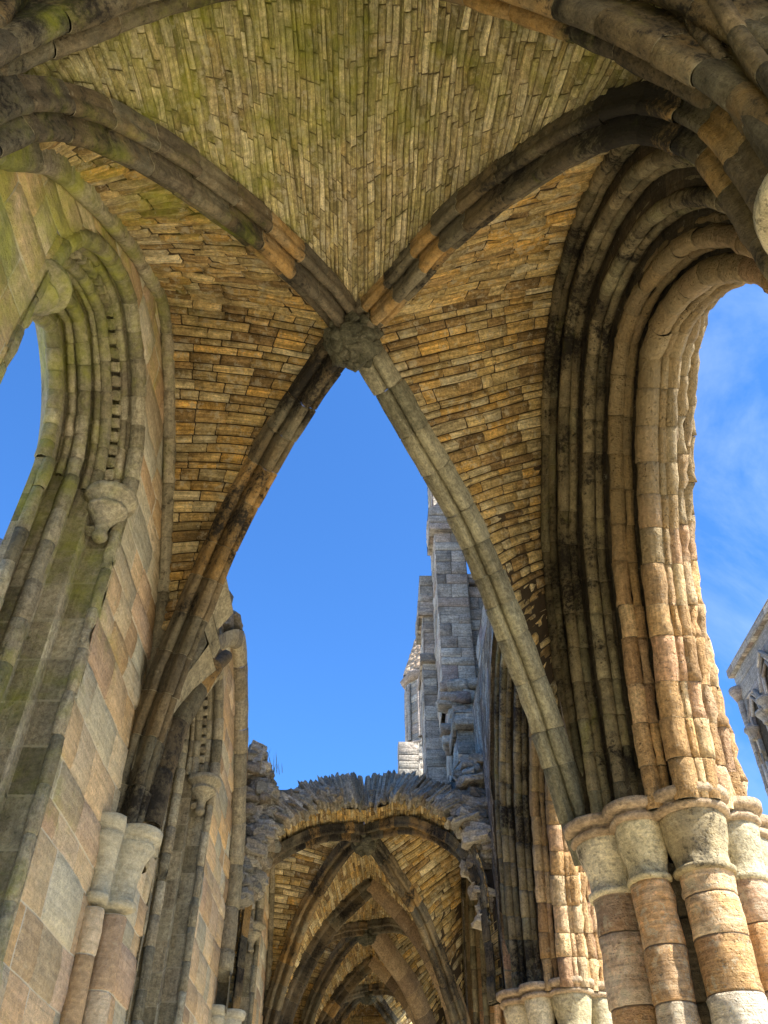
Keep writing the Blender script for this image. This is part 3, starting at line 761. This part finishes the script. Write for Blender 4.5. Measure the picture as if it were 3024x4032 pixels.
ashlar_box(mb,.92,1.06,25.55,25.75,13.4,14.3,rc_,.3,.4,faces='lrf');ashlar_box(mb,1.34,1.48,25.55,25.75,13.4,14.3,rc_,.3,.4,faces='lrf');ashlar_box(mb,.92,1.48,25.55,25.75,14.3,14.5,rc_,.3,.4,faces='lrfbtu');mb.build('window_frame',M_grey,tu)
plain('window_opening',[(1.06,1.34,25.68,25.74,13.4,14.3)],M_dark,tu)  # dark slab, the shade of the opening put into its colour
lw=empty('nave_wall',(1.0,24,8),'low grey wall end left of the stair turret above the far vault','wall')
mb=MB();ashlar_box(mb,.66,1.3,24.6,25.2,9.9,14.4,rc_,.35,.5,faces='lrfbt');mb.build('masonry',M_grey,lw)
# wall across the nave at the far right, parallel to the aisle
gb=empty('nave_clerestory',(13,25,0),'distant grey wall with tall lancets and ringed capitals at the right edge','wall')
mb=MB();GX=13.0
ashlar_box(mb,GX,GX+1.4,16.0,26.5,0,18.0,rc_,.42,.8,faces='lrfbt',nsub=1.2)
mb.build('masonry',M_grey,gb)
mb=MB();ashlar_box(mb,GX-.16,GX+1.4,16.0,26.6,18.0,18.3,rc_,.3,.7,faces='lrfbtu',nsub=.7);mb.build('coping',M_grey,gb)
mb=MB();drum_shaft(mb,GX-.02,26.5,.13,0,17.0,rc_,h=.8,n=10);lathe(mb,(GX-.02,26.5,17.0),[(.14,0,0),(.22,.2,0),(.3,.35,0),(.3,.5,0)],rc_,n=12,tn=(.5,.5));mb.build('angle_shaft',M_grey,gb)
for i,(yc,z0,zs,hw,rs) in enumerate(((25.45,12.6,15.6,.42,1.0),(23.9,11,15.9,.5,1.2),(22.3,11,15.9,.5,1.2),(25.3,6,10.6,.5,1.1),(23.6,6,10.6,.5,1.1),(21.9,6,10.6,.5,1.1))):
    a=arc2(hw,rs);pts=[(yc-hw,z0),(yc-hw,zs)]+[(yc-q[0],zs+q[1]) for q in a[1:]]+[(yc+q[0],zs+q[1]) for q in a[::-1][1:]]+[(yc+hw,z0)]
    mb=MB();f=[mb.add(V((GX-.03,y,z)),(.2,.3,0),(y,z)) for y,z in pts];mb.f.append(tuple(f));w=mb.build('window',M_dark,gb,smooth=False)  # flat dark face paints the shade inside the lancet
    for g,rd in ((.0,.07),(.16,.06),(.3,.08)):
        a=arc2(hw+g,rs+g);X=GX-.1
        pts=[(X,yc-hw-g,z0),(X,yc-hw-g,zs)]+[(X,yc-q[0],zs+q[1]) for q in a[1:]]+[(X,yc+q[0],zs+q[1]) for q in a[::-1][1:]]+[(X,yc+hw+g,z0)]
        mb=MB();sweep(mb,Curve(pts,120,False),circ(rd,7),(1,0,0),rc_,vlen=.7,closed=True,ring=.5);mb.build('moulding',M_grey,w)
    for sg in (-1,1):
        mb=MB();lathe(mb,(GX-.15,yc+sg*(hw+.15),zs-.3),[(.12,-.05,0),(.15,0,0),(.14,.05,0),(.22,.2,0),(.3,.3,0),(.3,.38,0),(.2,.4,0)],rc_,n=12,tn=(.3,.3));mb.build('capital',M_grey,w)
# outside pinnacle seen at the left edge
pn=empty('outer_pinnacle',(-5,8.2,0),'pale sunlit stone pinnacle outside, at the left edge through the window','pinnacle')
mb=MB();ashlar_box(mb,-5.7,-4.62,7.9,9.0,0,8.25,rc_,.35,.5,faces='lrfbt');mb.build('pier_shaft',M_grey,pn)
mb=MB();lathe(mb,(-5.15,8.45,8.25),[(.75,0,0),(.72,.1,0),(.5,.35,0),(.2,.5,0)],rc_,n=8,tn=(.9,.9));mb.build('capstone',M_grey,pn)
# ------------------------------------------------------------------ the vaulted bays beyond
def far_vault(k,label,webs,near_t,far_t,seed,rest):
    return make_vault(BAY*k+.1,label,webs=webs,near_t=near_t,far_t=far_t,seed=seed,restored=rest,detail=.8,ztn=8.6,ztf=8.6)
v3,c3,r3=far_vault(2,'lower far rib vault behind the ragged broken arch, with a dark boss','LRF',False,True,31,('TFr',))
v4,c4,_=far_vault(3,'next vault bay beyond the pointed cross arch with pale restored ribs','LRNF',False,True,32,('TFr','FR'))
v5,c5,_=far_vault(4,'last small vault bay seen at the bottom of the far arches','LRNF',False,True,33,())
# broken masonry over the near ribs of the far vault
br=empty('broken_vault_edge',(0,15.5,8),'ragged grey rubble crest above the far arch where the vault has fallen','ruin')
rr=random.Random(41)
EDGE={}
for q in ('NL','NR'):
    cv=c3[q];pts=[]
    for i in range(61):
        t=i/60;p=cv(t);o=.8*max(0,math.sin(math.pi*min(1,max(0,(t-.12)/.62))*.5))
        pts.append(V((p.x,p.y-o,p.z+.14+.06*o+.03*math.sin(t*40))))
    EDGE[q]=Curve(pts,60,False)
mb=MB()
for q in ('NL','NR'):
    A=Curve([p+V((0,0,.14)) for p in c3[q].p],60,False);B=EDGE[q];S,LU=ruled(A,B);fs=1 if q=='NL' else -1
    n=(S(.51,.8)-S(.49,.8)).cross(S(.5,.81)-S(.5,.79));patch(mb,S,LU,A.L,rr,.09,.3,fu=-1 if n.z>0 else 1,rough=.02,hj=.02)
mb.build('web_remnant',M_web,br)
mb=MB()
for q in ('NL','NR'):
    A=Curve([p+V((0,.05,.12)) for p in EDGE[q].p],60,False)
    B=Curve([V((p.x,p.y+.3+.5*max(0,8.6-p.z)*.3,max(p.z+.1,1.6+.452*(p.y+.3)+.07*math.sin(p.x*5)+.10*math.exp(-((p.x+.3)/.7)**2)))) for p in EDGE[q].p],60,False)
    S,LU=ruled(A,B);fs=1 if q=='NR' else -1
    patch(mb,S,LU,A.L,rr,.2,.28,fu=fs,rough=.05,hj=.05,depth=.05)
    T=Curve([p+V((0,1.6,0)) for p in B.p],B.n,False);S,LU=ruled(B,T);patch(mb,S,LU,B.L,rr,.3,.4,fu=fs,rough=.05)
mb.build('backing',M_rub,br,smooth=True)
for i in range(260):
    if i%130==0: mb=MB()
    q='NL' if i<130 else 'NR';t=rr.uniform(.1,.9);p=EDGE[q](t);top=1.55+.452*(p.y+.3)+.08*math.sin(p.x*4)
    h=rr.random();z=p.z+.3+(top-p.z-.3)*h
    if not(p.z+.45>top and rr.random()<.6): rock(mb,(p.x+rr.uniform(-.12,.12),p.y+.12+.25*h,min(z,top)),rr.uniform(.22,.5),rr.uniform(.25,.45),rr.uniform(.10,.24),rr,rot=Matrix.Rotation(rr.uniform(-.5,.5),3,'Z')@Matrix.Rotation(rr.uniform(-.35,.35),3,'Y'))
    if i%130==129: mb.build('rubble',M_rub,br,smooth=False)
mb=MB()
for q,t0,t1 in (('NL',.42,1),('NR',.42,1)):
    cv=EDGE[q];n=int(cv.L*(t1-t0)/.085)
    for i in range(n):
        t=t0+(t1-t0)*(i+.5)/n;p=cv(t);T=(cv(min(1,t+.02))-cv(t-.02)).normalized()
        sl=math.atan2(T.z,abs(T.x)) # slope
        g_=math.exp(-((p.x+.3)/.75)**2);sl=(sl+.15)*(1-.75*g_);ang=-sl if q=='NL' else sl
        rot=Matrix.Rotation(ang+rr.uniform(-.06,.06),3,'Y')@Matrix.Rotation(rr.uniform(-.06,.06),3,'X')
        g_=math.exp(-((p.x+.3)/.75)**2);rock(mb,p+V((0,.10+rr.uniform(-.05,.08),.24+.14*g_+rr.uniform(-.03,.06))),.085,.42,rr.uniform(.42,.56)+.2*g_,rr,rot=rot)
mb.build('voussoir_slabs',M_rub,br,smooth=False)
mb=MB();mb2=MB()
for i in range(170):
    z=rr.uniform(6.2,8.9)
    rot=Matrix.Rotation(rr.uniform(-.5,.5),3,'Z')@Matrix.Rotation(rr.uniform(-.3,.3),3,'Y')
    rock(mb,(XL+rr.uniform(.0,.5)*(1-.5*abs(z-7.5)),14.6+rr.uniform(-.25,.4)-.35*(1-min(1,(z-6)/2)),z),rr.uniform(.2,.5),rr.uniform(.25,.5),rr.uniform(.12,.24),rr,rot=rot)
    if i<100: rock(mb2,(XR+.0-rr.uniform(.0,.35),14.9+rr.uniform(-.25,.4),rr.uniform(6.9,8.9)),rr.uniform(.2,.5),rr.uniform(.25,.5),rr.uniform(.12,.24),rr,rot=rot)
mb2.build('springing_rubble',M_rub,br,smooth=False)
mb.build('springing_rubble',M_rub,br,smooth=False)
gt=random.Random(9)
tf=bpy.data.objects.new('grass_tuft',None);col.objects.link(tf);tf.location=(-2.05,15.2,8.9);tag(tf,'thin dry grass sprouting from the rubble crest left of the far arch','plant')
gm=bpy.data.materials.new('dry_grass');gm.use_nodes=True;gm.node_tree.nodes['Principled BSDF'].inputs['Base Color'].default_value=(.2,.19,.08,1)
mb=MB()
for i in range(26):
    x=gt.uniform(-.3,.3);h=gt.uniform(.2,.5);l=gt.uniform(-.12,.12);b=V((-2.05+x,15.2+gt.uniform(-.1,.1),8.85))
    a=[mb.add(b+V((-.006,0,0)),(0,0,0),(0,0)),mb.add(b+V((.006,0,0)),(0,0,0),(0,0)),mb.add(b+V((l*.5+.004,0,h*.6)),(0,0,0),(0,0)),mb.add(b+V((l,0,h)),(0,0,0),(0,0))]
    mb.face(*a)
mb.build('blades',gm,tf)
# ------------------------------------------------------------------ end of the aisle, ground
ew=empty('east_wall',(0,33,0),'far end wall of the aisle in deep shade','wall')
mb=MB();ashlar_box(mb,-3,3.6,32.5,33,0,10.5,rc_,.4,.6,faces='f',nsub=.6);mb.build('masonry',M_web,ew)
def ground():
    m=bpy.data.materials.new('ground_grass_and_paving');m.use_nodes=True;N,L=group_nodes(m)
    b=N['Principled BSDF'];g=N.new('ShaderNodeNewGeometry');n1=N.new('ShaderNodeTexNoise');n1.inputs['Scale'].default_value=2.5;n1.inputs['Detail'].default_value=8
    L.new(g.outputs['Position'],n1.inputs['Vector']);r=N.new('ShaderNodeValToRGB');L.new(n1.outputs[0],r.inputs[0])
    r.color_ramp.elements[0].color=(.5,.42,.27,1);r.color_ramp.elements[0].position=.35;r.color_ramp.elements[1].color=(.66,.56,.38,1);r.color_ramp.elements[1].position=.65
    L.new(r.outputs[0],b.inputs['Base Color']);b.inputs['Roughness'].default_value=.95
    bp=N.new('ShaderNodeBump');L.new(n1.outputs[0],bp.inputs['Height']);L.new(bp.outputs[0],b.inputs['Normal'])
    me=bpy.data.meshes.new('ground');me.from_pydata([(-400,-400,0),(400,-400,0),(400,400,0),(-400,400,0)],[],[(0,1,2,3)]);me.materials.append(m)
    o=bpy.data.objects.new('ground',me);col.objects.link(o);tag(o,'pale gravel and worn turf floor of the ruin','ground',kind='structure')
ground()
# ------------------------------------------------------------------ light and sky
SUN_AZ_X,SUN_AZ_Y,ELEV=.83,-.56,48.0
sd=V((SUN_AZ_X,SUN_AZ_Y,0)).normalized()*math.cos(R(ELEV));sd.z=math.sin(R(ELEV))
w=bpy.data.worlds.new('World');scene.world=w;w.use_nodes=True
N,L=w.node_tree.nodes,w.node_tree.links
bg=N['Background'];sky=N.new('ShaderNodeTexSky');sky.sky_type='NISHITA';sky.sun_disc=False
sky.sun_elevation=R(ELEV);sky.sun_rotation=math.atan2(sd.x,sd.y)
sky.air_density=1.0;sky.dust_density=.4;sky.ozone_density=2.2
tc=N.new('ShaderNodeTexCoord')
mp=N.new('ShaderNodeMapping');L.new(tc.outputs['Generated'],mp.inputs[0]);mp.inputs['Scale'].default_value=(1.3,2.0,.8);mp.inputs['Rotation'].default_value=(0,.5,.3)
cn=N.new('ShaderNodeTexNoise');L.new(mp.outputs[0],cn.inputs['Vector']);cn.inputs['Scale'].default_value=2.2;cn.inputs['Detail'].default_value=8;cn.inputs['Roughness'].default_value=.62;cn.inputs['Distortion'].default_value=.5
mr=N.new('ShaderNodeMapRange');L.new(cn.outputs[0],mr.inputs[0]);mr.inputs[1].default_value=.42;mr.inputs[2].default_value=1.0
sx=N.new('ShaderNodeSeparateXYZ');L.new(tc.outputs['Generated'],sx.inputs[0])
m2=N.new('ShaderNodeMapRange');L.new(sx.outputs[0],m2.inputs[0]);m2.inputs[1].default_value=.16;m2.inputs[2].default_value=.42;m2.inputs[4].default_value=.75
mu=N.new('ShaderNodeMath');mu.operation='MULTIPLY';L.new(mr.outputs[0],mu.inputs[0]);L.new(m2.outputs[0],mu.inputs[1])
tint=N.new('ShaderNodeMix');tint.data_type='RGBA';tint.blend_type='MULTIPLY';tint.inputs[0].default_value=1;L.new(sky.outputs[0],tint.inputs[6]);tint.inputs[7].default_value=(.45,.88,1.36,1)
mx=N.new('ShaderNodeMix');mx.data_type='RGBA';L.new(mu.outputs[0],mx.inputs[0]);L.new(tint.outputs[2],mx.inputs[6]);mx.inputs[7].default_value=(5.5,6.3,7.4,1)
L.new(mx.outputs[2],bg.inputs['Color']);bg.inputs['Strength'].default_value=.086
ld=bpy.data.lights.new('sun','SUN');ld.energy=5.0;ld.angle=R(.5);ld.color=(1,.93,.82)
lo=bpy.data.objects.new('sun',ld);col.objects.link(lo);lo.rotation_euler=(-sd).to_track_quat('-Z','Y').to_euler();lo.location=(10,-5,30)
# ------------------------------------------------------------------ camera
cd=bpy.data.cameras.new('camera');cam=bpy.data.objects.new('camera',cd);col.objects.link(cam);scene.camera=cam
cam.location=(0,0,1.6);cam.rotation_euler=(R(90+42.8),0,R(-.48))
cd.sensor_fit='HORIZONTAL';cd.sensor_width=36;cd.lens=36*1811.6/1659;cd.clip_start=.05;cd.clip_end=1000
scene.view_settings.view_transform='Standard';scene.view_settings.look='None';scene.view_settings.gamma=1
scene.view_settings.exposure=1.55
scene.cycles.max_bounces=8;scene.cycles.diffuse_bounces=6
